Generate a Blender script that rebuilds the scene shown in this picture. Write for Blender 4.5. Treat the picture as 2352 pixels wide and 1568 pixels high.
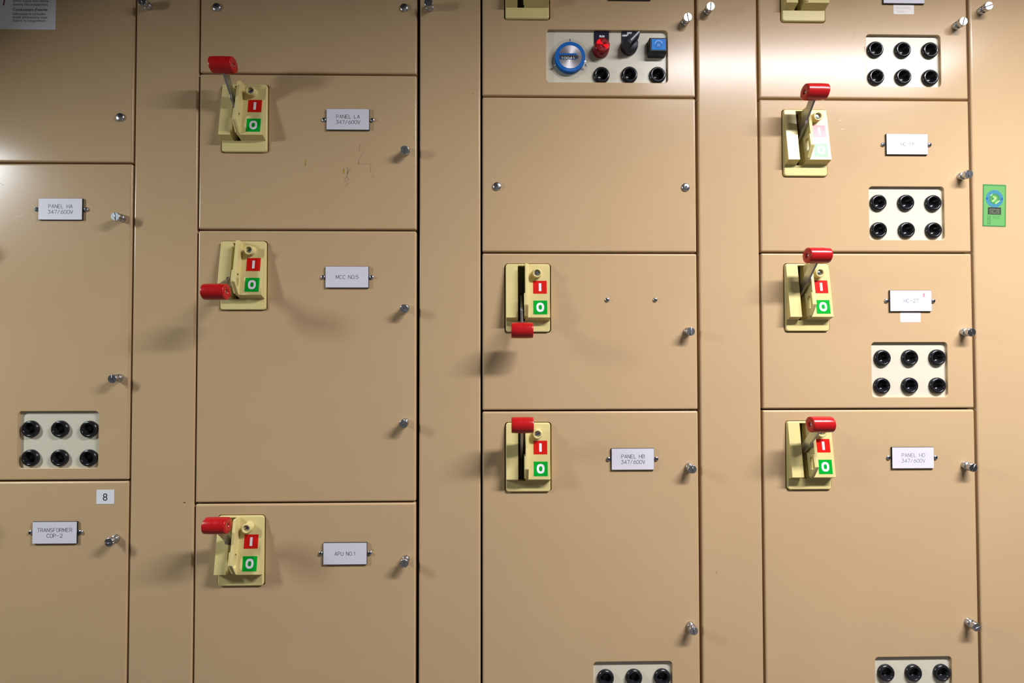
import bpy, math, random
from math import sin, cos, pi, radians, sqrt, atan2, hypot
from mathutils import Matrix, Vector
from mathutils.geometry import tessellate_polygon

# ------------------------------------------------------------------ scene, camera, light
for o in list(bpy.data.objects):
    bpy.data.objects.remove(o)
S = bpy.context.scene
C = S.collection
MM = 0.001
ZC = 1.46            # camera height
D = 0.9012           # camera distance to the switchgear front (plane y = 0)
F = 1150.0           # focal length in pixels of a 2352 wide frame
R = ((0.99985205, -0.00114037, 0.01716318),
     (0.00147070, 0.99981370, -0.01924575),
     (-0.01713804, 0.01926814, 0.99966746))
cd = bpy.data.cameras.new('camera'); cam = bpy.data.objects.new('camera', cd); C.objects.link(cam)
cd.sensor_width = 36.0; cd.lens = F / 2352 * 36.0
cd.clip_start = 0.01
def wv(v):   # camera-axes vector (x right, y down, z into the wall) -> world
    return Vector((R[0][0]*v[0]+R[0][1]*v[1]+R[0][2]*v[2],
                   R[2][0]*v[0]+R[2][1]*v[1]+R[2][2]*v[2],
                   -(R[1][0]*v[0]+R[1][1]*v[1]+R[1][2]*v[2])))
rt, up, bk = wv((1, 0, 0)), wv((0, -1, 0)), wv((0, 0, -1))
m = Matrix(((rt.x, up.x, bk.x, 0), (rt.y, up.y, bk.y, -D), (rt.z, up.z, bk.z, ZC), (0, 0, 0, 1)))
cam.matrix_world = m
S.camera = cam
S.view_settings.view_transform = 'Standard'
S.view_settings.look = 'None'
S.view_settings.gamma = 1.0
S.view_settings.use_curve_mapping = False
S.view_settings.exposure = 0.06

W = bpy.data.worlds.new('world'); S.world = W; W.use_nodes = True
W.node_tree.nodes['Background'].inputs[0].default_value = (0.9, 0.95, 1.0, 1)
W.node_tree.nodes['Background'].inputs[1].default_value = 0.01

def lamp(name, loc, target, sx, sy, power, col, spread=180):
    l = bpy.data.lights.new(name, 'AREA'); l.shape = 'RECTANGLE'; l.size = sx; l.size_y = sy
    l.energy = power; l.color = col; l.spread = radians(spread)
    o = bpy.data.objects.new(name, l); C.objects.link(o)
    o.location = loc
    d = Vector(target) - Vector(loc)
    z = -d.normalized(); x = Vector((1, 0, 0)); y = z.cross(x).normalized(); x = y.cross(z)
    o.matrix_world = Matrix(((x.x, y.x, z.x, loc[0]), (x.y, y.y, z.y, loc[1]), (x.z, y.z, z.z, loc[2]), (0, 0, 0, 1)))
    return o
def aimed(loc, n): return tuple(a+b for a, b in zip(loc, n))
# fluorescent fixture over the aisle, to the right; a second, smaller one further left and lower
p1 = (1.06, -0.84, ZC+1.01); lamp('aisle_light', p1, aimed(p1, (0.01, -0.31, -0.95)), 1.03, 0.17, 92.0, (1.0, 0.975, 1.04))
p2 = (-1.585, -0.56, ZC+0.46); lamp('left_light', p2, aimed(p2, (0.51, -0.48, -0.71)), 0.40, 0.13, 24.0, (0.93, 1.0, 1.05))

# ------------------------------------------------------------------ helpers
def at(px, py, h=0.0):
    """photo pixel -> point on the plane h metres in front of the doors"""
    u, v = (px-1176)/F, (py-784)/F
    d = wv((u, v, 1)); t = (D-h)/d.y
    return Vector((d.x*t, -h, ZC+d.z*t))

def mat(name, col, rough=0.5, metal=0.0, coat=0.0, bump=None, emis=None, trans=0.0, ior=1.45, mottled=0.0, spec=0.5):
    M = bpy.data.materials.new(name); M.use_nodes = True
    n = M.node_tree.nodes; lk = M.node_tree.links; b = n['Principled BSDF']
    b.inputs['Base Color'].default_value = (*col, 1); b.inputs['Roughness'].default_value = rough
    b.inputs['Metallic'].default_value = metal; b.inputs['Coat Weight'].default_value = coat
    b.inputs['Transmission Weight'].default_value = trans; b.inputs['IOR'].default_value = ior
    b.inputs['Specular IOR Level'].default_value = spec
    if emis:
        b.inputs['Emission Color'].default_value = (*emis[0], 1); b.inputs['Emission Strength'].default_value = emis[1]
    if mottled or bump:
        tc = n.new('ShaderNodeTexCoord')
    if mottled:
        nz = n.new('ShaderNodeTexNoise'); nz.inputs['Scale'].default_value = 9.0; nz.inputs['Detail'].default_value = 4.0
        lk.new(tc.outputs['Object'], nz.inputs['Vector'])
        rp = n.new('ShaderNodeValToRGB')
        rp.color_ramp.elements[0].position = 0.3; rp.color_ramp.elements[1].position = 0.7
        rp.color_ramp.elements[0].color = (*[c*(1-mottled) for c in col], 1)
        rp.color_ramp.elements[1].color = (*[min(1, c*(1+mottled)) for c in col], 1)
        lk.new(nz.outputs['Fac'], rp.inputs['Fac']); lk.new(rp.outputs['Color'], b.inputs['Base Color'])
    if bump:
        nb = n.new('ShaderNodeTexNoise'); nb.inputs['Scale'].default_value = bump[0]; nb.inputs['Detail'].default_value = 3.0
        lk.new(tc.outputs['Object'], nb.inputs['Vector'])
        bp = n.new('ShaderNodeBump'); bp.inputs['Strength'].default_value = bump[1]; bp.inputs['Distance'].default_value = bump[2]
        lk.new(nb.outputs['Fac'], bp.inputs['Height']); lk.new(bp.outputs['Normal'], b.inputs['Normal'])
    return M

PAINT = mat('tan_enamel', (0.50, 0.350, 0.190), 0.20, spec=0.25, mottled=0.02, bump=(420, 0.05, 0.0004))
DARK = mat('dark_steel', (0.02, 0.017, 0.012), 0.6)
CREAM = mat('cream_enamel', (0.62, 0.585, 0.45), 0.30, spec=0.4)
IVORY = mat('ivory_plastic', (0.66, 0.56, 0.235), 0.31, spec=0.36)
SLOT = mat('slot_brown', (0.05, 0.04, 0.02), 0.7)
REDG = mat('red_vinyl', (0.42, 0.008, 0.009), 0.24)
ZINC = mat('zinc_plate', (0.50, 0.52, 0.545), 0.30, metal=1.0, bump=(900, 0.15, 0.0002))
LEVM = mat('lever_steel', (0.42, 0.41, 0.38), 0.38, metal=1.0, bump=(500, 0.3, 0.0003))
BLACK = mat('black_plastic', (0.012, 0.012, 0.014), 0.22)
MATTE = mat('black_matte', (0.02, 0.02, 0.024), 0.5)
RMARK = mat('red_marker', (0.62, 0.010, 0.006), 0.27, spec=0.38)
GMARK = mat('green_marker', (0.0, 0.35, 0.025), 0.27, spec=0.3)
WHITE = mat('white_ink', (0.82, 0.82, 0.84), 0.45)
PLATEW = mat('engraved_white', (0.66, 0.65, 0.70), 0.45, spec=0.3)
INK = mat('engraving_black', (0.03, 0.03, 0.03), 0.6)
INKL = mat('engraving_overexposed', (0.09, 0.09, 0.10), 0.6)  # same ink made lighter, overexposure of the right column put into the colour
PAPER = mat('sticker_white', (0.72, 0.74, 0.74), 0.5)
MAROON = mat('maroon_ink', (0.10, 0.02, 0.02), 0.6)
LABEL = mat('paper_label', (0.78, 0.74, 0.68), 0.6)
PENCIL = mat('pencil', (0.52, 0.48, 0.46), 0.7)
PINK = mat('faded_pink', (0.80, 0.55, 0.62), 0.6)
PINKR = mat('faded_red', (0.80, 0.22, 0.25), 0.6)
GSTK = mat('green_sticker', (0.11, 0.33, 0.085), 0.45)
GDK = mat('green_dark', (0.04, 0.20, 0.05), 0.5)
GPALE = mat('green_pale', (0.36, 0.60, 0.18), 0.5)
TEAL = mat('teal_ink', (0.035, 0.19, 0.27), 0.5)
NAVY = mat('navy_ink', (0.0, 0.07, 0.32), 0.5)
BLUE = mat('meter_blue', (0.0, 0.11, 0.42), 0.45, spec=0.25)
BBTN = mat('button_blue', (0.005, 0.20, 0.62), 0.45, spec=0.25)
PBLUE = mat('pale_blue_ink', (0.22, 0.42, 0.85), 0.4)
SILVER = mat('brushed_silver', (0.50, 0.48, 0.49), 0.38, metal=0.95)
_n = SILVER.node_tree.nodes; _b = _n['Principled BSDF']; _b.inputs['Anisotropic'].default_value = 0.6
_t = _n.new('ShaderNodeTangent'); _t.direction_type = 'RADIAL'; _t.axis = 'Y'
SILVER.node_tree.links.new(_t.outputs[0], _b.inputs['Tangent'])
CLEAR = bpy.data.materials.new('clear_acrylic'); CLEAR.use_nodes = True
_n = CLEAR.node_tree.nodes; _l = CLEAR.node_tree.links; _o = _n['Material Output']; _n.remove(_n['Principled BSDF'])
_tr = _n.new('ShaderNodeBsdfTransparent'); _tr.inputs[0].default_value = (.985, .985, .97, 1); _gl = _n.new('ShaderNodeBsdfGlossy'); _gl.inputs['Roughness'].default_value = .05
_fr = _n.new('ShaderNodeLayerWeight'); _fr.inputs[0].default_value = 0.12; _mx = _n.new('ShaderNodeMixShader')
_fm = _n.new('ShaderNodeMath'); _fm.operation = 'MULTIPLY_ADD'; _fm.inputs[1].default_value = 0.45; _fm.inputs[2].default_value = 0.03; _l.new(_fr.outputs[1], _fm.inputs[0]); _l.new(_fm.outputs[0], _mx.inputs[0]); _l.new(_tr.outputs[0], _mx.inputs[1]); _l.new(_gl.outputs[0], _mx.inputs[2]); _l.new(_mx.outputs[0], _o.inputs[0])
LENS = mat('red_lens', (0.42, 0.008, 0.012), 0.15, coat=0.3)
LENSR = mat('red_lens_rim', (0.22, 0.004, 0.006), 0.25)
LEGEND = mat('legend_plate', (0.014, 0.012, 0.026), 0.35, spec=0.15)
YELLOW = mat('yellow_paint_fleck', (0.32, 0.26, 0.01), 0.5)
SCUFF = mat('brown_scuff', (0.25, 0.175, 0.08), 0.5)
SCUFFL = mat('light_scuff', (0.36, 0.25, 0.135), 0.35)
PALEM = mat('pale_scratch', (0.60, 0.47, 0.30), 0.4)
YSTAIN = mat('yellowish_stain', (0.50, 0.348, 0.186), 0.20, spec=0.25)
FLOORM = mat('grey_floor', (0.14, 0.13, 0.12), 0.5, mottled=0.1)
WALLM = mat('room_paint', (0.12, 0.115, 0.11), 0.8)

class MB:
    def __init__(s): s.v = []; s.f = []; s.sm = []; s.mi = []; s.m = 0
    def add(s, vs, fs, smooth=False):
        k = len(s.v); s.v += [tuple(p) for p in vs]
        for f in fs: s.f.append(tuple(i+k for i in f)); s.sm.append(smooth); s.mi.append(s.m)
        return k
    def box(s, x0, x1, y0, y1, z0, z1):
        v = [(x, y, z) for x in (x0, x1) for y in (y0, y1) for z in (z0, z1)]
        s.add(v, [(0,1,3,2),(4,6,7,5),(0,4,5,1),(2,3,7,6),(0,2,6,4),(1,5,7,3)])
    def rings(s, rs, smooth=True, cap0=False, cap1=False):
        n = len(rs[0]); k = s.add([p for r in rs for p in r], [])
        for a in range(len(rs)-1):
            for i in range(n):
                j = (i+1) % n
                s.f.append((k+a*n+i, k+a*n+j, k+(a+1)*n+j, k+(a+1)*n+i)); s.sm.append(smooth); s.mi.append(s.m)
        if cap0: s.add(rs[0][::-1], [tuple(range(n))])
        if cap1: s.add(rs[-1], [tuple(range(n))])
    def lathe(s, prof, cx=0, cz=0, y0=0, n=32, axis='y', smooth=True):
        """prof: list of (r, h), h towards the room (-y)"""
        rs = []
        for r, h in prof:
            ring = []
            for i in range(n):
                a = 2*pi*i/n
                if axis == 'y': ring.append((cx+r*cos(a), y0-h, cz+r*sin(a)))
                else: ring.append((y0+h, cx+r*cos(a), cz+r*sin(a)))
            rs.append(ring)
        s.rings(rs, smooth=smooth)
        return rs
    def prism_x(s, prof, x0, x1, holes=()):
        """prof: (y,z) outline, extruded along x, may have holes"""
        loops = [prof]+list(holes)
        flat = [p for l in loops for p in l]
        tris = tessellate_polygon([[Vector((p[0], p[1], 0)) for p in l] for l in loops])
        k = s.add([(x0, p[0], p[1]) for p in flat]+[(x1, p[0], p[1]) for p in flat], [])
        N = len(flat)
        for t in tris:
            s.f.append(tuple(k+i for i in t)); s.sm.append(False); s.mi.append(s.m)
            s.f.append(tuple(k+N+i for i in t[::-1])); s.sm.append(False); s.mi.append(s.m)
        o = 0
        for l in loops:
            L = len(l)
            for i in range(L):
                j = (i+1) % L
                s.f.append((k+o+i, k+o+j, k+N+o+j, k+N+o+i)); s.sm.append(False); s.mi.append(s.m)
            o += L
    def build(s, name, mats, parent=None, loc=(0, 0, 0), bevel=0, fix=True):
        me = bpy.data.meshes.new(name); me.from_pydata(s.v, [], s.f)
        for p, a, b in zip(me.polygons, s.sm, s.mi): p.use_smooth = a; p.material_index = b
        for mm in (mats if isinstance(mats, (list, tuple)) else [mats]): me.materials.append(mm)
        if fix:
            import bmesh
            bm = bmesh.new(); bm.from_mesh(me)
            if bevel: bmesh.ops.remove_doubles(bm, verts=bm.verts, dist=1e-6)
            bmesh.ops.recalc_face_normals(bm, faces=bm.faces); bm.to_mesh(me); bm.free()
        me.update()
        o = bpy.data.objects.new(name, me); C.objects.link(o); o.location = loc
        if parent: o.parent = parent
        if bevel:
            bv = o.modifiers.new('edge', 'BEVEL'); bv.width = bevel; bv.segments = 3; bv.limit_method = 'ANGLE'; bv.angle_limit = radians(25)
            bv.harden_normals = True
            for p in me.polygons: p.use_smooth = True
        return o

def rrect(cx, cz, w, h, r, n=6):
    r = max(min(r, w/2-1e-6, h/2-1e-6), 1e-6); pts = []
    for (sx, sz, a0) in ((1, 1, 0), (-1, 1, pi/2), (-1, -1, pi), (1, -1, 3*pi/2)):
        for i in range(n+1):
            a = a0+pi/2*i/n
            pts.append((cx+sx*(w/2-r)+r*cos(a), cz+sz*(h/2-r)+r*sin(a)))
    return pts

def panel(mb, cx, cz, w, h, rc, yf, yb, re, holes=(), seg=6, hb=0.0008, hdepth=0.008):
    """sheet-metal panel, front face at y = yf with rounded edges (radius re); holes = (cx, cz, w, h, r)"""
    rs = [[(x, yb, z) for x, z in rrect(cx, cz, w, h, rc)]]
    for i in range(seg+1):
        a = pi/2*i/seg
        ins = re*(1-cos(a)); y = yf+re*(1-sin(a))
        rs.append([(x, y, z) for x, z in rrect(cx, cz, w-2*ins, h-2*ins, max(rc-ins, 0.0004))])
    mb.rings(rs)
    loops = [[(p[0], p[2]) for p in rs[-1]]]
    for (hx, hz, hw, hh, hr) in holes:
        hs = []
        for i in range(4):
            a = pi/2*i/3
            ins = hb*(1-sin(a)); y = yf+hb*(1-cos(a))
            hs.append([(x, y, z) for x, z in rrect(hx, hz, hw+2*ins, hh+2*ins, hr+ins)])
        hs.append([(x, yf+hdepth, z) for x, z in rrect(hx, hz, hw, hh, hr)])
        mb.rings([r[::-1] for r in hs])
        loops.append([(p[0], p[2]) for p in hs[0]])
    flat = [p for l in loops for p in l]
    tris = tessellate_polygon([[Vector((x, z, 0)) for x, z in l] for l in loops])
    mb.add([(x, yf, z) for x, z in flat], [])
    k = len(mb.v)-len(flat)
    for t in tris:
        a, b, c = [Vector(flat[i]+(0,)) for i in t]
        if (b-a).cross(c-a).z < 0: t = t[::-1]
        mb.f.append(tuple(k+i for i in t)); mb.sm.append(False); mb.mi.append(mb.m)

def empty(name, loc, label, cat, group=None):
    o = bpy.data.objects.new(name, None); C.objects.link(o); o.location = loc; o.empty_display_size = 0.02
    o['label'] = label; o['category'] = cat
    if group: o['group'] = group
    return o
def tag(o, label, cat, group=None):
    o['label'] = label; o['category'] = cat
    if group: o['group'] = group
    return o
def dup(o, name, parent, loc):
    c = o.copy(); C.objects.link(c); c.name = name; c.parent = parent; c.location = loc
    for ch in list(o.children):
        d = ch.copy(); C.objects.link(d); d.parent = c
    return c

# single-stroke engraving alphabet on a 4 x 6 cell
def arc(cx, cy, rx, ry, a0, a1, n=10):
    return [(cx+rx*cos(radians(a0+(a1-a0)*i/n)), cy+ry*sin(radians(a0+(a1-a0)*i/n))) for i in range(n+1)]
GL = {
 'A': [[(0,0),(2,6),(4,0)],[(.7,2),(3.3,2)]],
 'B': [[(0,0),(0,6),(2.4,6)]+arc(2.4,4.6,1.4,1.4,90,-90)+[(0,3.2)],[(2.4,3.2)]+arc(2.4,1.6,1.6,1.6,90,-90)+[(0,0)]],
 'C': [arc(2,4,2,2,35,180)+arc(2,2,2,2,180,325)],
 'D': [[(0,0),(0,6),(2,6)]+arc(2,4,2,2,90,0)+arc(2,2,2,2,0,-90)+[(0,0)]],
 'E': [[(3.7,6),(0,6),(0,0),(3.7,0)],[(0,3),(3,3)]],
 'F': [[(3.7,6),(0,6),(0,0)],[(0,3),(3,3)]],
 'H': [[(0,0),(0,6)],[(4,0),(4,6)],[(0,3),(4,3)]],
 'L': [[(0,6),(0,0),(3.6,0)]],
 'M': [[(0,0),(0,6),(2.2,1),(4.4,6),(4.4,0)]],
 'N': [[(0,0),(0,6),(4,0),(4,6)]],
 'O': [arc(2,4,2,2,0,180)+arc(2,2,2,2,180,360)+[(4,4)]],
 'P': [[(0,0),(0,6),(2.3,6)]+arc(2.3,4.4,1.6,1.6,90,-90)+[(0,2.8)]],
 'R': [[(0,0),(0,6),(2.3,6)]+arc(2.3,4.4,1.6,1.6,90,-90)+[(0,2.8)],[(2.2,2.8),(4,0)]],
 'S': [arc(2,4.5,1.8,1.5,30,270)+arc(2,1.5,1.9,1.5,90,-150)],
 'T': [[(0,6),(4,6)],[(2,6),(2,0)]],
 'U': [[(0,6),(0,2)]+arc(2,2,2,2,180,360)+[(4,6)]],
 'V': [[(0,6),(2,0),(4,6)]],
 '0': [arc(2,4,2,2,0,180)+arc(2,2,2,2,180,360)+[(4,4)]],
 '1': [[(1,4.8),(2.2,6),(2.2,0)]],
 '2': [arc(2,4.2,1.9,1.8,170,-30)+[(0,0),(4,0)]],
 '3': [[(0.2,6),(3.7,6),(1.8,3.5)]+arc(2,1.75,1.9,1.75,90,-160)],
 '4': [[(3,0),(3,6),(0,1.7),(4,1.7)]],
 '5': [[(3.6,6),(.4,6),(.2,3.2)]+arc(1.9,1.9,2,1.9,120,-150)],
 '6': [[(3,6),(.6,3.2)]+arc(2,1.9,1.95,1.9,140,-220,16)],
 '7': [[(0,6),(4,6),(1.4,0)]],
 '9': [[(1,0),(3.4,2.8)]+arc(2,4.1,1.95,1.9,-40,320,16)],
 '/': [[(0,-.3),(3.4,6.3)]],
 '-': [[(.3,3),(3.4,3)]],
 '.': [[(.2,0),(.2,.5)]],
}
def ribbon(mb, pts, w, y):
    for k_, (a, b) in enumerate(zip(pts[:-1], pts[1:])):
        mb.step = (getattr(mb, 'step', 0)+1) % 40; yy = y-mb.step*1.5e-6
        dx, dz = b[0]-a[0], b[1]-a[1]; L = hypot(dx, dz)
        if L < 1e-9: continue
        nx, nz = -dz/L*w/2, dx/L*w/2; ex, ez = dx/L*w*.3, dz/L*w*.3
        mb.add([(a[0]-nx-ex, yy, a[1]-nz-ez), (b[0]-nx+ex, yy, b[1]-nz+ez), (b[0]+nx+ex, yy, b[1]+nz+ez), (a[0]+nx-ex, yy, a[1]+nz-ez)], [(0, 1, 2, 3)])
def engrave(mb, text, cx, cz, width, height, stroke, y):
    adv, x = [], 0
    for ch in text:
        adv.append(x); x += 1.6 if ch == '.' else (3.8 if ch == ' ' else (5.9 if ch == 'M' else 5.3))
    tot = x-1.3; k = width/tot
    for ch, a in zip(text, adv):
        for st in GL.get(ch, []):
            ribbon(mb, [(cx-width/2+(a+p[0])*k, cz-height/2+p[1]/6*height) for p in st], stroke, y)

def textobj(name, s, size, m_, parent, x, y, z, align='LEFT', off=0.0, width=None):
    cu = bpy.data.curves.new(name, 'FONT'); cu.body = s; cu.size = size; cu.align_x = align; cu.offset = off
    cu.resolution_u = 3
    t = bpy.data.objects.new('t', cu); C.objects.link(t)
    dg = bpy.context.evaluated_depsgraph_get(); dg.update()
    me = bpy.data.meshes.new_from_object(t.evaluated_get(dg)); bpy.data.objects.remove(t)
    xs = [v.co.x for v in me.vertices]; k = 1.0
    if width: k = width/(max(xs)-min(xs))
    me.transform(Matrix(((k, 0, 0, 0), (0, 0, 1, 0), (0, 1, 0, 0), (0, 0, 0, 1))))
    me.materials.clear(); me.materials.append(m_)
    o = bpy.data.objects.new(name, me); C.objects.link(o); o.parent = parent; o.location = (x, y, z)
    return o

# ------------------------------------------------------------------ room shell
def struct(name, mb, m_):
    o = mb.build(name, m_); o['kind'] = 'structure'; return o
b = MB(); b.box(-3.2, 3.2, -2.6, 0.9, -0.05, 0); struct('floor', b, FLOORM)
b = MB(); b.box(-3.2, 3.2, -2.6, 0.9, 3.0, 3.05); struct('ceiling', b, WALLM)
b = MB(); b.box(-3.2, 3.2, -2.68, -2.6, 0, 3.0); struct('wall_back', b, WALLM)
b = MB(); b.box(-3.2, 3.2, 0.9, 0.98, 0, 3.0); struct('wall_front', b, WALLM)

# ------------------------------------------------------------------ gear layout (metres, from the door gaps)
G = [-0.6620, -0.5476, -0.1540, -0.0396, 0.3540, 0.4684, 0.8620]          # vertical gap centres
GL0 = G[1]-0.508
GW = {GL0: .004, G[0]: .0040, G[1]: .0034, G[2]: .0058, G[3]: .0036, G[4]: .0046, G[5]: .0036, G[6]: .0050}
TOPZ = ZC+0.790
ZB = ZC-1.28
cols = [
 (GL0,  G[0], [0.790, 0.3372, -0.2278, -0.7928, -1.28]),
 (G[1], G[2], [0.790, 0.5011, 0.2178, -0.2691, -0.7560, -1.28]),
 (G[3], G[4], [0.748, 0.4628, 0.1779, -0.1074, -0.6774, -1.28]),
 (G[5], G[6], [0.748, 0.4621, 0.1790, -0.1066, -0.6766, -1.28])]
RE = 0.0034; TH = 0.020
SW_W, SW_H = 0.0838, 0.1249
def sw_hole(gapx, ztop):                     # switch opening from the door's left gap and top
    return (gapx+0.0417+SW_W/2, ztop-0.0200-SW_H/2, SW_W, SW_H, 0.0062)
def box_from_px(x0, y0, x1, y1):
    a, c = at(x0, y0), at(x1, y1)
    return ((a.x+c.x)/2, (a.z+c.z)/2, abs(c.x-a.x), abs(a.z-c.z), 0.0065)
PB = {  # recessed openings for pilot devices
 'left': box_from_px(42, 944.5, 225, 1074.5), 'run': box_from_px(1255, 67.5, 1534, 190.5),
 'r1': box_from_px(1989, 79, 2162, 200), 'r2': box_from_px(1995.5, 428, 2170.5, 551), 'r3': box_from_px(2001.5, 786, 2178, 911.5),
 'r4': box_from_px(2010, 1509, 2188, 1636), 'm4': box_from_px(1363, 1520, 1545, 1647)}

def door(ci, ri, label, holes=(), name='cabinet_door', cat='door'):
    gl, gr, zs = cols[ci]; zt, zb = ZC+zs[ri], ZC+zs[ri+1]
    x0 = gl+GW[gl]/2; x1 = gr-GW[gr]/2; gt = 0.0013
    cx, cz = (x0+x1)/2, (zt+zb)/2
    e = empty(name, (cx, 0, cz), label, cat, 'switchgear cubicle doors')
    mb = MB(); panel(mb, 0, 0, x1-x0, zt-zb-2*gt, 0.0028, 0, TH, RE, [(h[0]-cx, h[1]-cz, *h[2:]) for h in holes])
    mb.build('door_panel', PAINT, e, fix=False)
    e['z'] = 0
    del e['z']
    return e

# captive fasteners -----------------------------------------------------
def d_half(sign, ang, r=0.0073, gap=0.0008, n=14):
    a0 = math.asin(gap/r); pts = []
    for i in range(n+1):
        a = a0+(pi-2*a0)*i/n
        x, z = r*cos(a), r*sin(a)*1.0
        pts.append((x, z*sign))
    if sign < 0: pts = pts[::-1]
    ca, sa = cos(ang), sin(ang)
    return [(x*ca-z*sa, x*sa+z*ca) for x, z in pts]
def captive(parent, px, py, ang, h=0.0175, name='captive_screw'):
    droop = {(929, 344): .0042, (928, 708.5): .0024}.get((px, py), .0012)   # loose screws hang a little
    p = at(px, py, h); pl = Vector(parent.location)
    mb = MB()
    mb.lathe([(0.0001, h-.0028), (.0073, h-.0028), (.0076, h-.0032), (.0076, h-.0066), (.0070, h-.0072), (.0040, h-.0074), (.0038, h-.0100), (.0064, h-.0102), (.0070, h-.0110), (.0070, 0.0)], n=28)
    a = radians(ang)
    for sg in (1, -1):
        o1 = d_half(sg, a, .0076); o2 = d_half(sg, a, .0071, .0009)
        r1 = [(x, -(h-.0032), z) for x, z in o1]; r2 = [(x, -(h-.0007), z) for x, z in o1]
        r3 = [(x, -(h-.0002), z) for x, z in d_half(sg, a, .0074, .00085)]; r4 = [(x, -h, z) for x, z in o2]
        mb.rings([r1, r2, r3, r4], smooth=True, cap1=True)
    o = mb.build(name, ZINC, parent, (p.x-pl.x, 0, p.z-pl.z+droop)); o.rotation_euler = (math.asin(droop/h), 0, 0)
    return o
def pan_mesh(r, hh, ang, kind):
    mb = MB(); n = 24
    prof = [(r, 0.0), (r*1.0, hh*.25)]+[(r*cos(a), hh*.25+hh*.75*sin(a)) for a in [radians(t) for t in (20, 40, 58, 74, 84)]]+[(0.00005, hh)]
    mb.lathe(prof, n=n)
    mb.m = 1
    if kind == 'cross':
        L, w = r*.52, r*.16
        for k in range(2):
            a = radians(ang+90*k); c, s_ = cos(a), sin(a)
            base = []
            for (u, v) in ((-L, -w), (L, -w), (L, w), (-L, w)):
                base.append((u*c-v*s_, u*s_+v*c))
            mb.rings([[(x, -hh*.7, z) for x, z in base], [(x, -hh*1.02, z) for x, z in base]], smooth=False, cap1=True)
    else:
        mb.lathe([(r*.2, hh*.9), (r*.2, hh*1.03), (0.0001, hh*1.03)], n=8)
    return mb
def pan(parent, px, py, r=0.0040, hh=0.0030, ang=20, name='screw', kind='cross', loc=None):
    p = at(px, py, hh*.5) if loc is None else loc
    pl = Vector(parent.location) if parent else Vector((0, 0, 0))
    return pan_mesh(r, hh, ang, kind).build(name, [ZINC, MATTE], parent, (p.x-pl.x, 0, p.z-pl.z))

def mark(parent, name, m_, px_pts, wpx, y=-0.00012):
    pl = Vector(parent.location); mb = MB()
    pts = [at(*q) for q in px_pts]
    ribbon(mb, [(p.x-pl.x, p.z-pl.z) for p in pts], wpx/1276, y)
    return mb.build(name, m_, parent, fix=False)
def blotch(parent, name, m_, px, py, rx, ry, seed, y=-0.00001):
    rnd = random.Random(seed); pl = Vector(parent.location); p = at(px, py); mb = MB(); n = 40
    ph = [rnd.uniform(0, 6.28) for _ in range(5)]
    pts = []
    for i in range(n):
        a = 2*pi*i/n; k = 1+sum(.12*sin((j+2)*a+ph[j]) for j in range(4))
        pts.append((p.x-pl.x+rx/1276*k*cos(a), y, p.z-pl.z+ry/1276*k*sin(a)))
    mb.add(pts, [tuple(range(n))])
    return mb.build(name, m_, parent)

# doors ------------------------------------------------------------------
d = {}
d['c0a'] = door(0, 0, 'tan upper left door bearing the white warning sticker, one domed screw at lower right')
d['c0b'] = door(0, 1, 'tan door at left with nameplate PANEL HA and glossy light patch', [sw_hole(GL0, ZC+.3372), PB['left']])
d['c0c'] = door(0, 2, 'tan lower left door with the TRANSFORMER CDP-2 nameplate and number 8', [sw_hole(GL0, ZC-.2278)])
d['c0d'] = door(0, 3, 'plain tan bottom door below the TRANSFORMER CDP-2 door, outside the frame')
d['c1a'] = door(1, 0, 'blank dark tan door above the PANEL LA door, two domed screws')
d['c1b'] = door(1, 1, 'tan door with nameplate PANEL LA and small yellow and brown scuffs', [sw_hole(G[1], ZC+.5011)])
d['c1c'] = door(1, 2, 'tall tan door with nameplate MCC NO.5 and two captive screws', [sw_hole(G[1], ZC+.2178)])
d['c1d'] = door(1, 3, 'tan door with nameplate APU NO.1 at the bottom of the second column', [sw_hole(G[1], ZC-.2691)])
d['c1e'] = door(1, 4, 'plain tan bottom door below the APU NO.1 door, outside the frame')
d['c2a'] = door(2, 0, 'tan door holding the hour meter and red lamp control panel', [sw_hole(G[3], ZC+.748), PB['run']])
d['c2b'] = door(2, 1, 'blank tan door in the third column with two domed screws')
d['c2c'] = door(2, 2, 'tan door with an off switch and two bare screws but no nameplate', [sw_hole(G[3], ZC+.1779)])
d['c2d'] = door(2, 3, 'tall tan door with nameplate PANEL HB', [sw_hole(G[3], ZC-.1074), PB['m4']])
d['c2e'] = door(2, 4, 'plain tan bottom door below the PANEL HB door, outside the frame')
d['c3a'] = door(3, 0, 'brightly lit top right door with white glare beside six hole plugs', [sw_hole(G[5], ZC+.748), PB['r1']])
d['c3b'] = door(3, 1, 'tan door with nameplate HC-19 and six hole plugs', [sw_hole(G[5], ZC+.4621), PB['r2']])
d['c3c'] = door(3, 2, 'tan door with nameplate HC-27 and handwritten label', [sw_hole(G[5], ZC+.1790), PB['r3']])
d['c3d'] = door(3, 3, 'tall tan door with nameplate PANEL HD', [sw_hole(G[5], ZC-.1066), PB['r4']])
d['c3e'] = door(3, 4, 'plain tan bottom door below the PANEL HD door, outside the frame')

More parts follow.
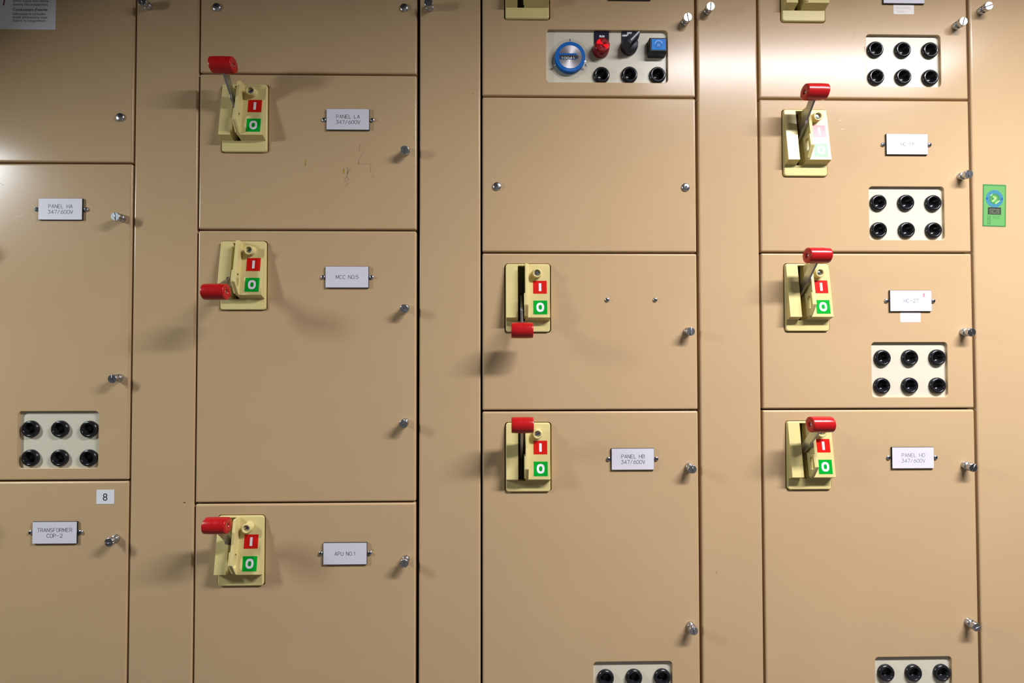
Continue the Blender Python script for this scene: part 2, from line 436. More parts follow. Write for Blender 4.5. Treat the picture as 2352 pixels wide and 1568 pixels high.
def wireway(gl, gr, label):
    wl = GW.get(gl, .004); wr = GW.get(gr, .004); x0, x1 = gl+wl/2, gr-wr/2
    e = empty('wireway_cover', ((x0+x1)/2, 0, (TOPZ+ZB)/2), label, 'panel', 'narrow wireway covers between the door columns')
    mb = MB(); panel(mb, 0, 0, x1-x0, TOPZ-ZB-.003, .0028, 0, TH, RE); mb.build('cover_panel', PAINT, e, fix=False)
    return e
w0 = wireway(G[0], G[1], 'narrow full height tan strip between the first and second door columns')
w1 = wireway(G[2], G[3], 'narrow full height tan strip between the second and third door columns')
w2 = wireway(G[4], G[5], 'narrow full height tan strip between the third and fourth door columns')
w3 = wireway(G[6], G[6]+.1144, 'tan strip at the right edge bearing the green sticker')

# steel body behind the doors
e = empty('switchgear_cabinet', ((GL0+G[6]+.1144)/2, 0.3, 0), 'dark steel switchgear body seen in the gaps between the doors', 'cabinet')
ex = e.location.x
mb = MB(); mb.box(GL0-.002-ex, G[6]+.1164-ex, TH+.0065-.3, .52-.3, .02, TOPZ+.03); mb.build('cabinet_body', DARK, e)
mb = MB()
mb.box(GL0-.002-ex, G[6]+.1164-ex, .003-.3, TH+.006-.3, TOPZ+.001, TOPZ+.03)
mb.box(G[3]+.002-ex, G[4]-.002-ex, .0-.3, TH+.006-.3, ZC+.7495, TOPZ-.0005)
mb.box(G[5]+.002-ex, G[6]-.002-ex, .0-.3, TH+.006-.3, ZC+.7495, TOPZ-.0005)
mb.build('top_trim', PAINT, e)
mb = MB(); mb.box(GL0-.002-ex, G[6]+.1164-ex, .0-.3, TH+.006-.3, 0.0, ZB-.002); mb.build('base_channel', PAINT, e)

# fasteners on the doors
for k, px, py, ang in [('c0b', 264, 497, 92), ('c0b', 257, 870, 88), ('c0c', 249.5, 1245.5, 5), ('c1b', 929, 344, 83), ('c1c', 928, 708.5, -33),
                       ('c1c', 926.5, 973.5, 70), ('c1d', 928, 1294, 88), ('c2a', 1580, 39, 105), ('c2c', 1587, 761, 75), ('c2d', 1590.5, 1078, 90),
                       ('c2d', 1593.5, 1449.5, 90), ('c3a', 2213.5, 48.5, 80), ('c3b', 2226, 399.5, 80), ('c3c', 2232.5, 763, 115),
                       ('c3d', 2236, 1074, 70), ('c3d', 2244, 1440.5, 25)]:
    captive(d[k], px, py, ang)
for w, px, py, ang in [(w0, 326, 2, 95), (w1, 984, 5, 80), (w2, 1632.5, 14, 88), (w3, 2272, 13, 20)]:
    captive(w, px, py, ang)
for k, px, py in [('c0a', 274.5, 268.5), ('c1a', 496.5, 15.5), ('c1a', 928, 16.5), ('c2b', 1141.5, 427), ('c2b', 1575.5, 429)]:
    pan(d[k], px, py, r=.0076, hh=.0042, name='domed_screw', kind='hex')
for i, (px, py, lb) in enumerate([(1395, 688, 'small bare cross-slot screw, left one of the pair on the door without a nameplate'),
                   (1505.5, 688, 'small bare cross-slot screw, right one of the pair on the door without a nameplate')]):
    o = pan(None, px, py, r=.0041, hh=.0030, ang=35+30*i, name='pan_head_screw'); tag(o, lb, 'screw', 'bare screws left where a nameplate was')

# scuffs and marks
mark(d['c1b'], 'yellow_fleck', YELLOW, [(701, 380), (702.5, 368)], 2.2); mark(d['c1b'], 'yellow_fleck', YELLOW, [(789.5, 397), (789.5, 389)], 2.6)
mark(d['c1b'], 'pencil_scuff', SCUFF, [(798, 385), (798.5, 394), (797.5, 402), (797, 407)], 1.5)
mark(d['c1b'], 'pencil_scuff', SCUFF, [(805, 388), (801, 393), (797.5, 398)], 1.2)
mark(d['c1b'], 'pencil_scuff', SCUFFL, [(797, 406), (791, 412), (793, 415)], 0.9)
mark(d['c1b'], 'pencil_scuff', SCUFFL, [(801, 409), (799, 413), (794, 417)], 1.1)
mark(d['c1b'], 'pencil_scuff', SCUFFL, [(798, 421), (794, 428)], 1.0)
mark(d['c1b'], 'pencil_scuff', SCUFFL, [(827, 330), (826, 338), (824.5, 347)], 1.1)
mark(d['c1b'], 'pencil_scuff', SCUFFL, [(840, 344), (828, 358), (825, 365)], 0.6)
mark(d['c1b'], 'pencil_scuff', SCUFF, [(824.6, 368), (823.6, 378)], 1.1)
mark(d['c1b'], 'pencil_scuff', SCUFFL, [(824, 376), (850, 375.5), (852, 378), (851, 398)], 0.7)
mark(d['c1b'], 'pencil_scuff', SCUFFL, [(857, 402), (857, 406), (852, 409)], 0.7)
mark(d['c1d'], 'pale_scratch', PALEM, [(702, 1440), (704, 1452), (704, 1466)], 0.8)
mark(d['c1d'], 'dark_scratch', SCUFF, [(852, 1260.5), (856, 1261.5), (858.5, 1265)], 1.0)
mark(w0, 'dark_chip', MATTE, [(422, 1153.5), (425.5, 1153.5)], 1.8)
mark(w0, 'pale_scratch', PALEM, [(328, 402), (330, 410), (337, 424)], 0.6)
mark(w1, 'pale_scratch', PALEM, [(972, 392), (990, 384), (1036, 377)], 0.7)
mark(w1, 'pale_scratch', PALEM, [(975, 398), (1030, 404)], 0.5)
mark(w1, 'dark_chip', SCUFF, [(1086, 215.5), (1087.2, 215.5)], 1.6)
mark(w2, 'dark_chip', SCUFF, [(1646, 1313), (1646.5, 1317)], 1.3)
mark(d['c0b'], 'scratch', SCUFFL, [(101, 512), (112, 523), (126, 536)], 0.7)
mark(d['c0b'], 'pale_scratch', PALEM, [(33, 500), (42, 497), (55, 494)], 0.7)
mark(d['c0b'], 'grime', SCUFFL, [(1, 421), (6, 425), (9, 424)], 1.8)
mark(d['c0b'], 'grime', SCUFFL, [(50, 428), (54, 429)], 1.6)
mark(d['c3a'], 'dark_scratch', SCUFFL, [(1966, 70), (1962, 82), (1953, 98)], 0.9)
mark(d['c3a'], 'dark_scratch', SCUFFL, [(2014, 53), (2009, 58)], 0.9)
mark(d['c3a'], 'dark_scratch', SCUFF, [(1985.5, 107), (1986.5, 120)], 1.2)
mark(d['c3b'], 'pale_scratch', PALEM, [(1927, 277), (1932, 276)], 1.6)
mark(d['c3b'], 'pale_scratch', PALEM, [(1932, 297), (1938, 296)], 1.6)
blotch(d['c3d'], 'faint_stain', YSTAIN, 1990, 1118, 42, 9, 3)
blotch(d['c2d'], 'faint_stain', YSTAIN, 1425, 1006, 48, 9, 5)

# ------------------------------------------------------------------ nameplates
def nameplate(px, py, lines, label, faint=False, hs=0.0386, wd=0.0772, below=None):
    p = at(px, py, .003)
    e = empty('nameplate', (p.x, 0, p.z), label, 'nameplate', 'engraved white nameplates on the doors')
    mb = MB(); mb.box(-wd/2, wd/2, -.0029, -.0001, -hs/2, hs/2); mb.build('plate_core', MATTE, e, bevel=.0003)
    mb = MB(); mb.box(-wd/2+.0006, wd/2-.0006, -.0033, -.00285, -hs/2+.0006, hs/2-.0006); mb.build('plate_face', PLATEW, e)
    if lines:
        mb = MB()
        for i, (t, w) in enumerate(lines):
            z = .0048-(i*.0099) if len(lines) == 2 else 0
            engrave(mb, t, 0.0004, z, w*MM, .0063, .00062 if not faint else .0005, -.00338)  # faint plates: thinner strokes imitate lettering washed out by bright light
        mb.build('lettering', INKL if faint else INK, e, fix=False)
    for sx in (-1, 1):
        pan(e, 0, 0, loc=Vector((p.x+sx*(wd/2+.0047), 0, p.z)), ang=random.Random(px+sx).uniform(0, 90))
    return e
nameplate(138.5, 480, [('PANEL HA', 42), ('347/600V', 43.5)], 'white nameplate engraved PANEL HA 347/600V')
nameplate(125.5, 1223, [('TRANSFORMER', 60), ('CDP-2', 27)], 'white nameplate engraved TRANSFORMER CDP-2')
nameplate(799, 274, [('PANEL LA', 41.5), ('347/600V', 43)], 'white nameplate engraved PANEL LA 347/600V')
nameplate(797, 636, [('MCC NO.5', 40)], 'white nameplate engraved MCC NO.5')
nameplate(792.5, 1271, [('APU NO.1', 37)], 'white nameplate engraved APU NO.1')
nameplate(1453.5, 1054, [('PANEL HB', 41.5), ('347/600V', 43)], 'white nameplate engraved PANEL HB 347/600V')
nameplate(2083.5, 331, [('HC-19', 24)], 'white nameplate with faint HC-19', True)
n27 = nameplate(2092, 690.5, [('HC-27', 27)], 'white nameplate with faint HC-27 and a pink mark in its corner', True)
nameplate(2097, 1051, [('PANEL HD', 42), ('347/600V', 43)], 'white nameplate engraved PANEL HD 347/600V', True)
nameplate(1446, -24.5, [], 'nameplate cut off by the top edge, above the hour meter', wd=.0772)
nameplate(2076, -15.5, [], 'nameplate cut off by the top edge, above a small blank paper label')
mb = MB(); mb.box(.0185, .0300, -.00345, -.0033, .0068, .0145); mb.build('pink_sticker', PINK, n27)
mb = MB(); mb.box(.0225, .0256, -.00352, -.00345, .0072, .0136); mb.build('red_dot', PINKR, n27)

# ------------------------------------------------------------------ disconnect switches
def face_h(v): return .0035+.0130*(v-.002)/.096
def build_switch():
    """parts in a frame centred on the opening; x = u-40 mm, z = 61.5 mm - v"""
    P = {}
    X = lambda u: (u-40)*MM
    Z = lambda v: (61.5-v)*MM
    mb = MB(); hb = 0.0035
    panel(mb, 0, 0, .0800, .1230, .0050, -hb, .010, .0022, [(X(28.3), (Z(3.5)+Z(103))/2, .0125, .0995, .0006)], seg=5, hb=.0006, hdepth=.0130)
    P['bezel'] = mb
    def wedge(u0, u1, vt=2.0):
        m_ = MB(); m_.prism_x([(-hb+.0004, Z(vt)), (-face_h(.002)-.0002, Z(vt)), (-face_h(.0975), Z(97.5)), (-hb+.0004, Z(103.0))], X(u0), X(u1)); return m_
    P['wl'] = wedge(1.0, 22.0); P['wr'] = wedge(34.8, 79.0)
    # guard fin with padlock slot
    prof = [(-.0030, Z(1.5)), (-.0175, Z(1.5)), (-.0192, Z(4.5)), (-.0305, Z(76)), (-.0290, Z(79)), (-.0180, Z(96)), (-.0030, Z(102.5))]
    def slot(h0, h1, v0, v1, r):
        pts = []
        for k in range(9): a = -pi/2+pi*k/8; pts.append((-(h1+r*sin(a)*1.0)*MM, Z(v1+r*cos(a))))
        for k in range(9): a = pi/2+pi*k/8; pts.append((-(h0+r*sin(a)*1.0)*MM, Z(v0+r*cos(a))))
        return pts
    hole = slot(19.6, 21.0, 64, 80, 3.9)
    m_ = MB(); m_.prism_x(prof, X(34.6), X(40.0), [hole]); P['fin'] = m_
    prof2 = [(-.0040, Z(55)), (-.0270, Z(55)), (-.0308, Z(76)), (-.0298, Z(79)), (-.0200, Z(95)), (-.0040, Z(99))]
    m_ = MB(); m_.prism_x(prof2, X(32.6), X(34.5), [hole]); P['tab'] = m_
    return P
def swz(v): return (61.5-v)*MM

def tapered(u0, u1, v0, v1, m_, mb, e_):
    pass

_sw = build_switch()
_meshes = {}
def mk(key, name, m_, parent, bevel=0, fix=True):
    if key in _meshes:
        o = _meshes[key].copy(); C.objects.link(o); o.parent = parent; o.name = name
        return o
    o = _sw[key].build(name, m_, parent, bevel=bevel, fix=fix); _meshes[key] = o
    return o
# markers lie on the sloping face
def on_face(mb, u0, u1, v0, v1, e0):
    vs = []
    for (u, v) in ((u0, v0), (u1, v0), (u1, v1), (u0, v1)):
        vs.append(((u-40)*MM, -face_h(v*MM)-e0, swz(v)))
    mb.add(vs, [(0, 1, 2, 3)])
mb = MB(); on_face(mb, 49.2, 73.6, 31, 54.6, .00025); _sw['mred'] = mb
mb = MB(); on_face(mb, 59.3, 63.8, 35.6, 50.0, .00045); _sw['mI'] = mb
mb = MB(); on_face(mb, 49.2, 74.0, 67, 91.8, .00025); _sw['mgrn'] = mb
mb = MB(); n_ = 32; vv = []
for k in range(n_):
    a = 2*pi*k/n_
    for rx, rz in ((6.9, 8.2), (3.0, 4.3)):
        c_, s_ = cos(a), sin(a); q = (abs(c_)**2.5+abs(s_)**2.5)**(-1/2.5)
        u, v = 61.5+rx*c_*q, 79.2-rz*s_*q
        vv.append(((u-40)*MM, -face_h(v*MM)-.00045, swz(v)))
mb.add(vv, [(2*k, 2*((k+1) % n_), 2*((k+1) % n_)+1, 2*k+1) for k in range(n_)]); _sw['mO'] = mb
mb = MB(); hq = .0165
mb.lathe([(.0096, .0045), (.0086, .0065), (.0084, hq-.001), (.0078, hq), (.0060, hq), (.0055, hq-.0006), (.0054, hq-.0045), (.0001, hq-.0045)], (56-40)*MM, swz(18.3), n=32)
_sw['boss'] = mb
mb = MB(); hq = .0136
mb.lathe([(.0052, .012), (.0052, hq-.0004), (.0048, hq), (.0001, hq)], (56-40)*MM, swz(18.3), n=24)
mb.m = 1; a = radians(25); c_, s_ = cos(a), sin(a)
mb.add([((56-40)*MM+u*c_-v*s_, -hq-.0001, swz(18.3)+u*s_+v*c_) for u, v in ((-.0048, -.0006), (.0048, -.0006), (.0048, .0006), (-.0048, .0006))], [(0, 1, 2, 3)])
_sw['lock'] = mb
mb = MB(); mb.box((20-40)*MM, (36.5-40)*MM, .0098, .0125, swz(106), swz(1)); mb.box((20-40)*MM, (21.9-40)*MM, -.003, .0098, swz(106), swz(1)); _sw['well'] = mb

def make_switch(gapx, ztop, kv, kh, label, slotdark=True):
    """kv, kh: grip centre below the bezel top and in front of the door (mm)"""
    hx, hz = gapx+0.0417+SW_W/2, ztop-0.0200-SW_H/2
    e = empty('disconnect_switch', (hx, 0, hz), label, 'switch', 'red handled disconnect switches')
    mk('bezel', 'bezel', IVORY, e, fix=False)
    mk('wl', 'left_housing', IVORY, e, bevel=.0009); mk('wr', 'right_housing', IVORY, e, bevel=.0009)
    mk('fin', 'lockout_guard', IVORY, e, bevel=.0006); mk('tab', 'lockout_tab', IVORY, e, bevel=.0004)
    mk('boss', 'screw_collar', IVORY, e); mk('lock', 'lock_screw', [ZINC, MATTE], e)
    mk('well', 'slot_liner', SLOT, e)
    r_ = mk('mred', 'on_marker', RMARK, e); g_ = mk('mgrn', 'off_marker', GMARK, e)
    r_['label'] = 'red square with white bar'; g_['label'] = 'green square with white ring'
    mk('mI', 'white_bar', WHITE, r_); mk('mO', 'white_ring', WHITE, g_)
    # lever
    pv, ph = 60.0, -7.0
    dv, dh = kv-pv, kh-ph; L = hypot(dv, dh); tv, th = dv/L, dh/L; nv, nh = -th, tv
    if nh < 0: nv, nh = -nv, -nh
    xl = 28.0
    def q(s_, w): return (-(ph+th*s_+nh*w)*MM, swz(pv+tv*s_+nv*w))
    prof = [q(0, -5), q(0, 6), q(L*.34, 8), q(L*.44, 10), q(L*.50, 7.5), q(L*.9, 8), q(L*1.02, 7), q(L*1.02, -7), q(L*.9, -8), q(L*.4, -7)]
    mb = MB(); mb.prism_x(prof, (xl-1.9-40)*MM, (xl+1.9-40)*MM); mb.build('lever', LEVM, e, bevel=.0005)
    # grip: barrel along x
    yk, zk = -kh*MM, swz(kv); r = .0137; hl = .0186
    mb = MB()
    prof = [(.0001, -hl+.003), (.0040, -hl+.003), (.0042, -hl+.0002), (.0046, -hl), (r*.90, -hl), (r*.955, -hl+.0006), (r*.97, -hl+.0018), (r*.995, -.009), (r, -.0012), (r*.992, 0), (r, .0012), (r*.995, .009),
            (r*.97, hl-.0018), (r*.955, hl-.0006), (r*.90, hl), (.0046, hl), (.0042, hl-.0002), (.0040, hl-.003), (.0001, hl-.003)]
    mb.lathe(prof, yk, zk, (xl-40)*MM, n=40, axis='x')
    g = mb.build('grip', REDG, e); g['label'] = 'red barrel grip'
    for sg in (-1, 1):
        mb = MB(); mb.lathe([(.0036, sg*(hl-.0030)), (.0034, sg*(hl-.0018)), (.0001, sg*(hl-.0014))], yk, zk, (xl-40)*MM, n=16, axis='x')
        mb.build('grip_screw', ZINC, g)
    return e
ON = (-5.5, 52)
make_switch(GL0, ZC+.3372, 121, 48, 'switch on the PANEL HA door, left of the frame, grip down')
make_switch(GL0, ZC-.2278, *ON, 'switch on the TRANSFORMER CDP-2 door, left of the frame, grip up')
make_switch(G[1], ZC+.5011, -6.5, 51, 'red handled switch on the PANEL LA door, handle raised highest over the housing')
make_switch(G[1], ZC+.2178, 98, 66, 'red handled switch on the MCC NO.5 door, handle pulled down')
make_switch(G[1], ZC-.2691, -1.5, 56, 'red handled switch on the APU NO.1 door, handle up')
make_switch(G[3], ZC+.748, *ON, 'ivory switch housing cut off by the top edge above the hour meter')
make_switch(G[3], ZC+.1779, 121.5, 47, 'red handled switch turned down to off, on the door without nameplate')
make_switch(G[3], ZC-.1074, -3.5, 54, 'red handled switch on the PANEL HB door, handle up')
make_switch(G[5], ZC+.748, *ON, 'switch housing cut off by the top edge, above the glare in the fourth column')
make_switch(G[5], ZC+.4621, -6.5, 52, 'red handled switch on the HC-19 door, markers washed out by glare')
make_switch(G[5], ZC+.1790, -5.5, 53, 'red handled switch on the HC-27 door, handle up')
make_switch(G[5], ZC-.1066, -2.0, 55, 'red handled switch on the PANEL HD door, handle up')

# ------------------------------------------------------------------ pilot device panels
YP = 0.0050
def plug_mb():
    mb = MB()
    mb.lathe([(.0151, 0), (.0151, .0020), (.0146, .0036), (.0134, .0050), (.0120, .0056), (.0108, .0055), (.0101, .0047), (.0094, .0018), (.0084, -.0020), (.0066, -.0048), (.0038, -.0062), (.0001, -.0066)], n=40)
    return mb
_plug = None
def plug(parent, x, z):
    global _plug
    if _plug is None:
        _plug = plug_mb().build('hole_plug', BLACK, parent, (x, YP, z)); return _plug
    return dup(_plug, 'hole_plug', parent, (x, YP, z))
def plugpanel(key, label, plugs):
    cx, cz, w, h, r = PB[key]
    e = empty('blanking_panel', (cx, 0, cz), label, 'panel', 'cream blanking panels with six black hole plugs')
    pos = [at(px, py, -YP+.002) for px, py in plugs]
    mb = MB(); panel(mb, 0, 0, w+.012, h+.012, .004, YP, .0075, .0005, [(p.x-cx, p.z-cz, .0216, .0216, .0108) for p in pos], hb=.0002, hdepth=.001); mb.build('cover_plate', CREAM, e, fix=False)
    for p in pos: plug(e, p.x-cx, p.z-cz)
    return e
plugpanel('left', 'cream panel with six black plugs on the PANEL HA door', [(70, 985), (138, 985), (204.5, 985.5), (70, 1051.5), (137, 1051.5), (203.5, 1051.5)])
plugpanel('r1', 'cream panel with six black plugs in the glare, top right', [(2010, 114), (2073, 115), (2135.5, 116), (2012, 177), (2074, 177), (2136, 178.5)])
plugpanel('r2', 'cream panel with six black plugs on the HC-19 door', [(2017, 465.5), (2080.5, 465.5), (2143, 466.5), (2018, 528.5), (2082, 528.5), (2144, 529)])
plugpanel('r3', 'cream panel with six black plugs on the HC-27 door', [(2026.5, 822), (2089.5, 821.5), (2152.5, 821), (2025.5, 886), (2089.5, 885.5), (2153, 885.5)])
plugpanel('r4', 'cream panel with three visible plugs at the bottom edge, on the PANEL HD door', [(2035, 1545), (2098, 1545), (2163, 1544.5), (2036, 1611), (2099, 1611), (2164, 1610)])
plugpanel('m4', 'cream panel with three visible plugs at the bottom edge, on the PANEL HB door', [(1391, 1557), (1456, 1556), (1521, 1555), (1391, 1623), (1456, 1622), (1521, 1621)])

cx, cz, w, h, r = PB['run']
e = empty('control_panel', (cx, 0, cz), 'cream control panel with hour meter, red lamp, selector knob and blue button', 'control panel')
def L_(px, py, hh): p = at(px, py, hh-YP); return (p.x-cx, p.z-cz)
pos = [L_(px, py, .002) for (px, py) in [(1381.5, 172.5), (1445.5, 172), (1510, 172.5)]]
mb = MB(); panel(mb, 0, 0, w+.012, h+.012, .004, YP, .0075, .0005, [(x, z, .0216, .0216, .0108) for x, z in pos], hb=.0002, hdepth=.001); mb.build('cover_plate', CREAM, e, fix=False)
for x, z in pos: plug(e, x, z)
# hour meter
x, z = L_(1309, 133.5, .004)
mb = MB()
mb.lathe([(.0362, 0), (.0362, .0022), (.0355, .0032), (.0330, .0036), (.0312, .0060), (.0300, .0072), (.0001, .0074)], n=64)
hm = mb.build('hour_meter', CLEAR, e, (x, YP-.0002, z)); hm['label'] = 'round hour meter in a clear acrylic case'
mb = MB(); mb.lathe([(.0275, -.0001), (.0275, .0082), (.0212, .0082), (.0212, .0079)], n=96, smooth=False)
mb.build('blue_ring', BLUE, hm)
mb = MB(); mb.lathe([(.0213, .0080), (.0001, .0080)], n=96, smooth=False); mb.build('silver_dial', SILVER, hm)
mb = MB()
mb.box(-.0205, .0115, -.0084, -.0080, -.0046, .0062); mb.build('window_band', BLUE, hm)
mb = MB(); pts = rrect(-.0025, -.0002, .0350, .0064, .0031)
mb.add([(a_, -.0086, b_) for a_, b_ in pts], [tuple(range(len(pts)))]); mb.build('counter_window', MATTE, hm)
mb = MB(); engrave(mb, '10041', -.0040, -.0026, .0250, .0034, .0007, -.0088); mb.build('digits', WHITE, hm, fix=False)
mb = MB()
for k in range(9): engrave(mb, 'HOURS'[k % 5], -.008+k*.0022, -.0245+.0004*abs(k-4), .0012, .0014, .0003, -.0084)
mb.build('ring_lettering', PBLUE, hm, fix=False)
for a in (90, 207, 333):
    mb = pan_mesh(.0021, .0020, 10, 'cross'); aa = radians(a)
    mb.build('rim_screw', [ZINC, MATTE], hm, (.0318*cos(aa), -.0060, .0318*sin(aa)))
# pilot light
def legend(px0, py0, px1, py1, name):
    a, c = at(px0, py0, -YP+.001), at(px1, py1, -YP+.001)
    mb = MB(); mb.box(a.x-cx, c.x-cx, YP-.0012, YP-.0002, c.z-cz, a.z-cz); return mb.build(name, LEGEND, e, bevel=.0002)
lp = legend(1364.5, 70.5, 1399, 112, 'lamp_legend')
x, z = L_(1382.5, 83.5, .0013); mb = MB(); engrave(mb, 'RUN', 0, 0, .0085, .0030, .0010, 0)
mb.build('lettering', WHITE, lp, (x, YP-.0014, z), fix=False)
x, z = L_(1384, 102.5, .0175)
mb = MB(); mb.lathe([(.0150, 0), (.0150, .006), (.0142, .0085), (.0134, .0165), (.0120, .0178), (.0110, .0180)], n=48)
pl_ = mb.build('pilot_light', LENSR, e, (x, YP, z)); pl_['label'] = 'round red indicator lamp'
mb = MB(); n_ = 48
ring = [(.0121*cos(2*pi*k/n_), -.0178-(.0010 if k % 2 else 0)*0, .0121*sin(2*pi*k/n_)) for k in range(n_)]
mid = [(.0060*cos(2*pi*k/n_), -.0180-(.0004 if k % 2 else 0), .0060*sin(2*pi*k/n_)) for k in range(n_)]
mb.add(ring+mid+[(0, -.0172, 0)], [(k, (k+1) % n_, n_+(k+1) % n_, n_+k) for k in range(n_)]+[(n_+k, n_+(k+1) % n_, 2*n_) for k in range(n_)])
mb.build('faceted_lens', mat('lit_red_lens', (0.20, 0.005, 0.01), .3, spec=.35, emis=((0.8, 0.01, 0.015), 0.06)), pl_)
# two brighter emissive red wedges set just in front of the lens
mb = MB()
for a0, a1 in ((118, 172), (-48, 2)):
    pts = [(0, -.0184, 0)]+[(.0114*cos(radians(a0+(a1-a0)*k/8)), -.0184, .0114*sin(radians(a0+(a1-a0)*k/8))) for k in range(9)]
    mb.add(pts, [tuple(range(len(pts)))])
mb.build('emissive_facets', mat('emissive_red', (0.5, 0.004, 0.008), .4, spec=.1, emis=((1.0, 0.004, 0.01), 0.6)), pl_)
# selector
lp = legend(1427.5, 70.5, 1463, 108, 'selector_legend')
x, z = L_(1446, 76.5, .0013); mb = MB(); engrave(mb, 'OFF', 0, 0, .0085, .0030, .0009, 0); mb.build('lettering', WHITE, lp, (x, YP-.0014, z), fix=False)
x, z = L_(1436, 81.7, .0013); mb = MB(); engrave(mb, 'HAND', 0, 0, .0100, .0030, .0009, 0); mb.build('lettering', WHITE, lp, (x, YP-.0014, z), fix=False)
x, z = L_(1449, 97.5, .0150)
mb = MB(); mb.lathe([(.0152, 0), (.0152, .007), (.0142, .0090), (.0138, .0140), (.0130, .0152), (.0001, .0152)], n=48)
sk = mb.build('selector_knob', MATTE, e, (x, YP, z)); sk['label'] = 'black selector knob'
mb = MB(); a = radians(46); c_, s_ = cos(a), sin(a)
def rot(u, v): return (u*c_-v*s_, u*s_+v*c_)
def quad(pts, y): return [(rot(u, v)[0], y, rot(u, v)[1]) for u, v in pts]
bs = [(-.0130, -.0065), (.0140, -.0055), (.0140, .0055), (-.0130, .0065)]
tp = [(-.0100, -.0040), (.0180, -.0026), (.0180, .0026), (-.0100, .0040)]
mb.rings([quad(bs, -.0150), quad(tp, -.0265)], smooth=False, cap0=True, cap1=True); mb.build('pointer_grip', BLACK, sk, bevel=.0006)
mb = MB(); mb.add(quad([(-.004, -.0012), (.0176, -.0012), (.0176, .0012), (-.004, .0012)], -.0267), [(0, 1, 2, 3)]); mb.build('indicator_line', mat('indicator_grey', (.45, .44, .47), .4), sk)
# blue push button
x, z = L_(1512.5, 102.5, .0160)
mb = MB(); mb.rings([[(a_, 0, b_) for a_, b_ in rrect(0, 0, .0320, .0305, .002)], [(a_, -.0120, b_) for a_, b_ in rrect(0, 0, .0315, .0295, .002)], [(a_, -.0160, b_) for a_, b_ in rrect(0, 0, .0290, .0225, .0012)]], smooth=False, cap1=True)
pb = mb.build('push_button', MATTE, e, (x, YP, z)); pb['label'] = 'square push button with black housing'
mb = MB(); mb.box(-.0127, .0127, -.0168, -.0158, -.0100, .0100); cap = mb.build('blue_cap', BBTN, pb, bevel=.0004)
mb = MB(); ribbon(mb, [(.0068*cos(radians(t)), -.001+.0078*sin(radians(t))) for t in range(20, 165, 12)], .0014, -.0169); mb.build('arc_emblem', PBLUE, pb, fix=False)
mb = MB(); n_ = 32; mb.add([(.0066*cos(2*pi*k/n_), -.0169, -.0018+.0066*sin(2*pi*k/n_)) for k in range(n_)], [tuple(range(n_))]); mb.build('disc_emblem', mat('deeper_blue', (0.0, .15, .52), .45, spec=.25), pb)
mb = MB(); engrave(mb, 'R', .0002, -.0018, .0034, .0048, .0008, -.0171); mb.build('lettering', PBLUE, pb, fix=False)

# ------------------------------------------------------------------ stickers
def sticker(name, px0, py0, px1, py1, m_, label, cat, r=.0003, hh=.0004):
    a, c = at(px0, py0, hh), at(px1, py1, hh); w, h = c.x-a.x, a.z-c.z
    e = empty(name, ((a.x+c.x)/2, 0, (a.z+c.z)/2), label, cat)
    mb = MB(); pts = rrect(0, 0, w, h, r, 4); mb.rings([[(x, -.00005, z) for x, z in pts], [(x, -hh, z) for x, z in pts]], smooth=False, cap1=True)
    mb.build('sticker_sheet', m_, e)
    return e, w, h
e, w, h = sticker('warning_sticker', -150, -130, 127, 68, PAPER, 'white warning sticker with maroon bilingual text, top left corner', 'sticker')
TX = at(30, 0).x-e.location.x
for s, y, wd, bold in [('power supply lines before', 4.5, 80, 0), ('opening this compartment.', 12.6, 80, 0), ("Conducteurs d'entrée", 25, 78.5, 1),
                       ('Débrancher et verrouiller', 34.7, 74.5, 0), ('toutes alimentations avant', 42.2, 79, 0), ("d'ouvrir le compartiment.", 50, 75, 0)]:
    z = at(30, y).z-e.location.z
    textobj('lettering', s, .0066 if not bold else .0070, MAROON, e, TX, -.00048, z, off=.00012 if bold else .00002, width=wd/1276)
mb = MB(); q = [at(a_, b_) for a_, b_ in ((12.5, -8), (15, -8), (10, 12), (9, 14.5), (7, 11))]
mb.add([(p.x-e.location.x, -.0005, p.z-e.location.z) for p in q], [(0, 1, 2, 3, 4)]); mb.build('hazard_symbol', MAROON, e)

e, w, h = sticker('number_sticker', 221.5, 1124.5, 262, 1157, PAPER, 'small white sticker with the black number 8', 'sticker')
textobj('digit', '8', .0185, INK, e, -.0002, -.00048, -.0066, align='CENTER')

e, w, h = sticker('handwritten_label', 2067.5, 716, 2115, 739.5, LABEL, 'small cream paper label with pencil writing just under the HC-27 nameplate', 'label', .0022, .0002)
textobj('handwriting', 'TV areas', .0085, PENCIL, e, -.0150, -.00030, .0008, width=.0250)
textobj('handwriting', 'Repartition', .0075, PENCIL, e, -.0140, -.00030, -.0058, width=.0220)
e, w, h = sticker('handwritten_label', 2052, 9.5, 2099.5, 33, LABEL, 'small cream paper label with very faint writing under the topmost right nameplate', 'label', .0022, .0002)
textobj('handwriting', 'Accounting', .0065, mat('very_faint_pencil', (.68, .65, .60), .7), e, -.0150, -.00030, .0008, width=.0280)
textobj('handwriting', 'Room', .0065, bpy.data.materials['very_faint_pencil'], e, -.0130, -.00030, -.0060, width=.0140)

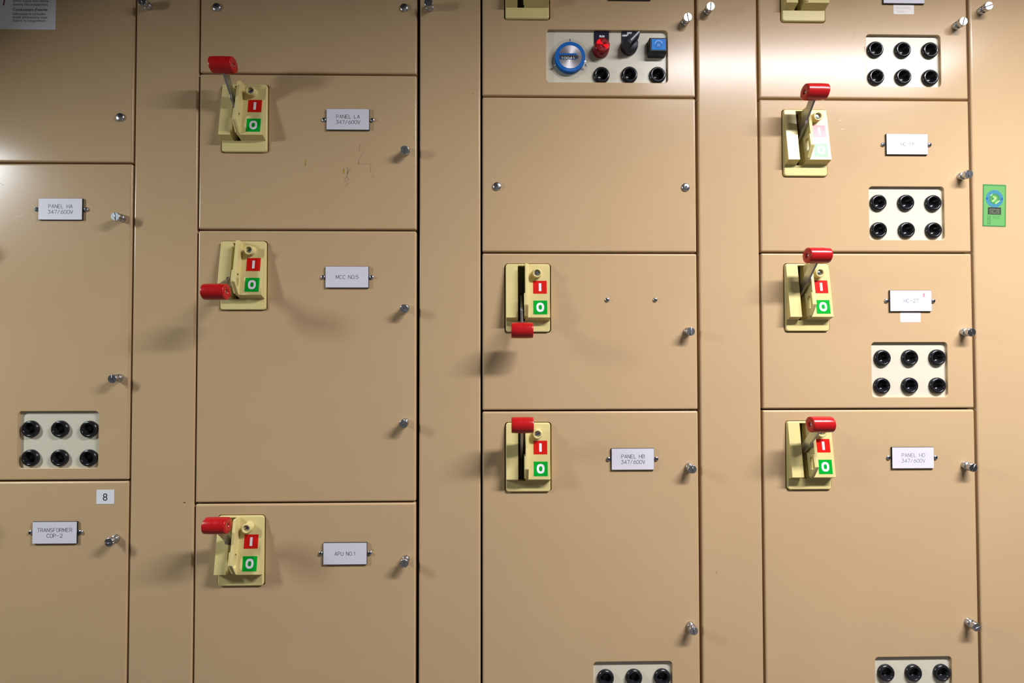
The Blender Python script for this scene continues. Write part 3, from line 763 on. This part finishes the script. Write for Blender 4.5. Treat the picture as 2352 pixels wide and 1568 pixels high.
e, w, h = sticker('inspection_sticker', 2256.5, 423.5, 2311.5, 520, GSTK, 'green inspection sticker with a blue ring emblem on the right strip', 'sticker')
e.rotation_euler = (0, radians(1.6), 0)
def ringm(r0, r1, cx_, cz_, y, n=48):
    mb = MB(); vs = []
    for k in range(n):
        a = 2*pi*k/n; vs += [(cx_+r0*cos(a), y, cz_+r0*sin(a)), (cx_+r1*cos(a), y, cz_+r1*sin(a))]
    mb.add(vs, [(2*k, 2*((k+1) % n), 2*((k+1) % n)+1, 2*k+1) for k in range(n)]); return mb
cz_ = h/2-.0265
mb = MB()
for (x0, x1, z0, z1) in ((-w/2, w/2, h/2-.0026, h/2), (-w/2, w/2, -h/2, -h/2+.0018), (-w/2, -w/2+.0020, -h/2+.0018, h/2-.0026), (w/2-.0020, w/2, -h/2+.0018, h/2-.0026)):
    mb.add([(x0, -.00046, z0), (x1, -.00046, z0), (x1, -.00046, z1), (x0, -.00046, z1)], [(0, 1, 2, 3)])
mb.build('border', GDK, e); 
ringm(.0098, .0163, 0, cz_, -.00048).build('blue_ring', TEAL, e)
mb = MB(); mb.box(-.0155, -.0125, -.00052, -.00050, cz_-.002, cz_+.002); mb.box(.0120, .0155, -.00052, -.00050, cz_-.002, cz_+.002); mb.build('navy_marks', NAVY, e)
ringm(.0068, .0096, 0, cz_, -.00048).build('inner_ring', GDK, e)
mb = MB()
for pts in ([(-.005, -.003), (-.001, 0), (-.004, .005), (-.006, .002)], [(.003, -.002), (.0062, 0), (.004, .003), (.002, .001)]):
    mb.add([(a_, -.0005, cz_+b_) for a_, b_ in pts], [(0, 1, 2, 3)])
mb.build('dark_emblem', GDK, e)
mb = MB()
ribbon(mb, [(.002, cz_-.0085), (.0088, cz_-.0035)], .0022, -.00054); ribbon(mb, [(-.0072, cz_+.0058), (-.0042, cz_+.0080)], .0016, -.00054)
ribbon(mb, [(-.004, cz_-.005), (.003, cz_+.001), (-.002, cz_+.0035)], .0024, -.00053)
mb.build('pale_emblem', GPALE, e, fix=False)
mb = MB(); mb.box(-.0122, .0122, -.00052, -.00045, -.0168, -.0035); blk = mb.build('black_box', MATTE, e)
GTX = mat('olive_ink', (.16, .22, .10), .5)
for s_, zz in (('EMERGENCY', -.0074), ('POWER', -.0108), ('SUPPLY', -.0142)):
    mb = MB()
    engrave(mb, {'EMERGENCY': 'APPROVED', 'POWER': 'FOR USE', 'SUPPLY': 'APPROUVE'}[s_], 0, zz, .0195, .0020, .0005, -.00056); mb.build('lettering', GTX, e, fix=False)
mb = MB()
for k in range(5): engrave(mb, 'NO DATE PAR'.split()[k % 3], -.0100, -.0205-k*.0033, .0060, .0017, .0004, -.0005)
for k in range(3): ribbon(mb, [(-.003+j*.0015, -.0195-k*.002+.0007*sin(j*2.1+k)) for j in range(10)], .0003, -.0005)
mb.build('small_print', GDK, e, fix=False)
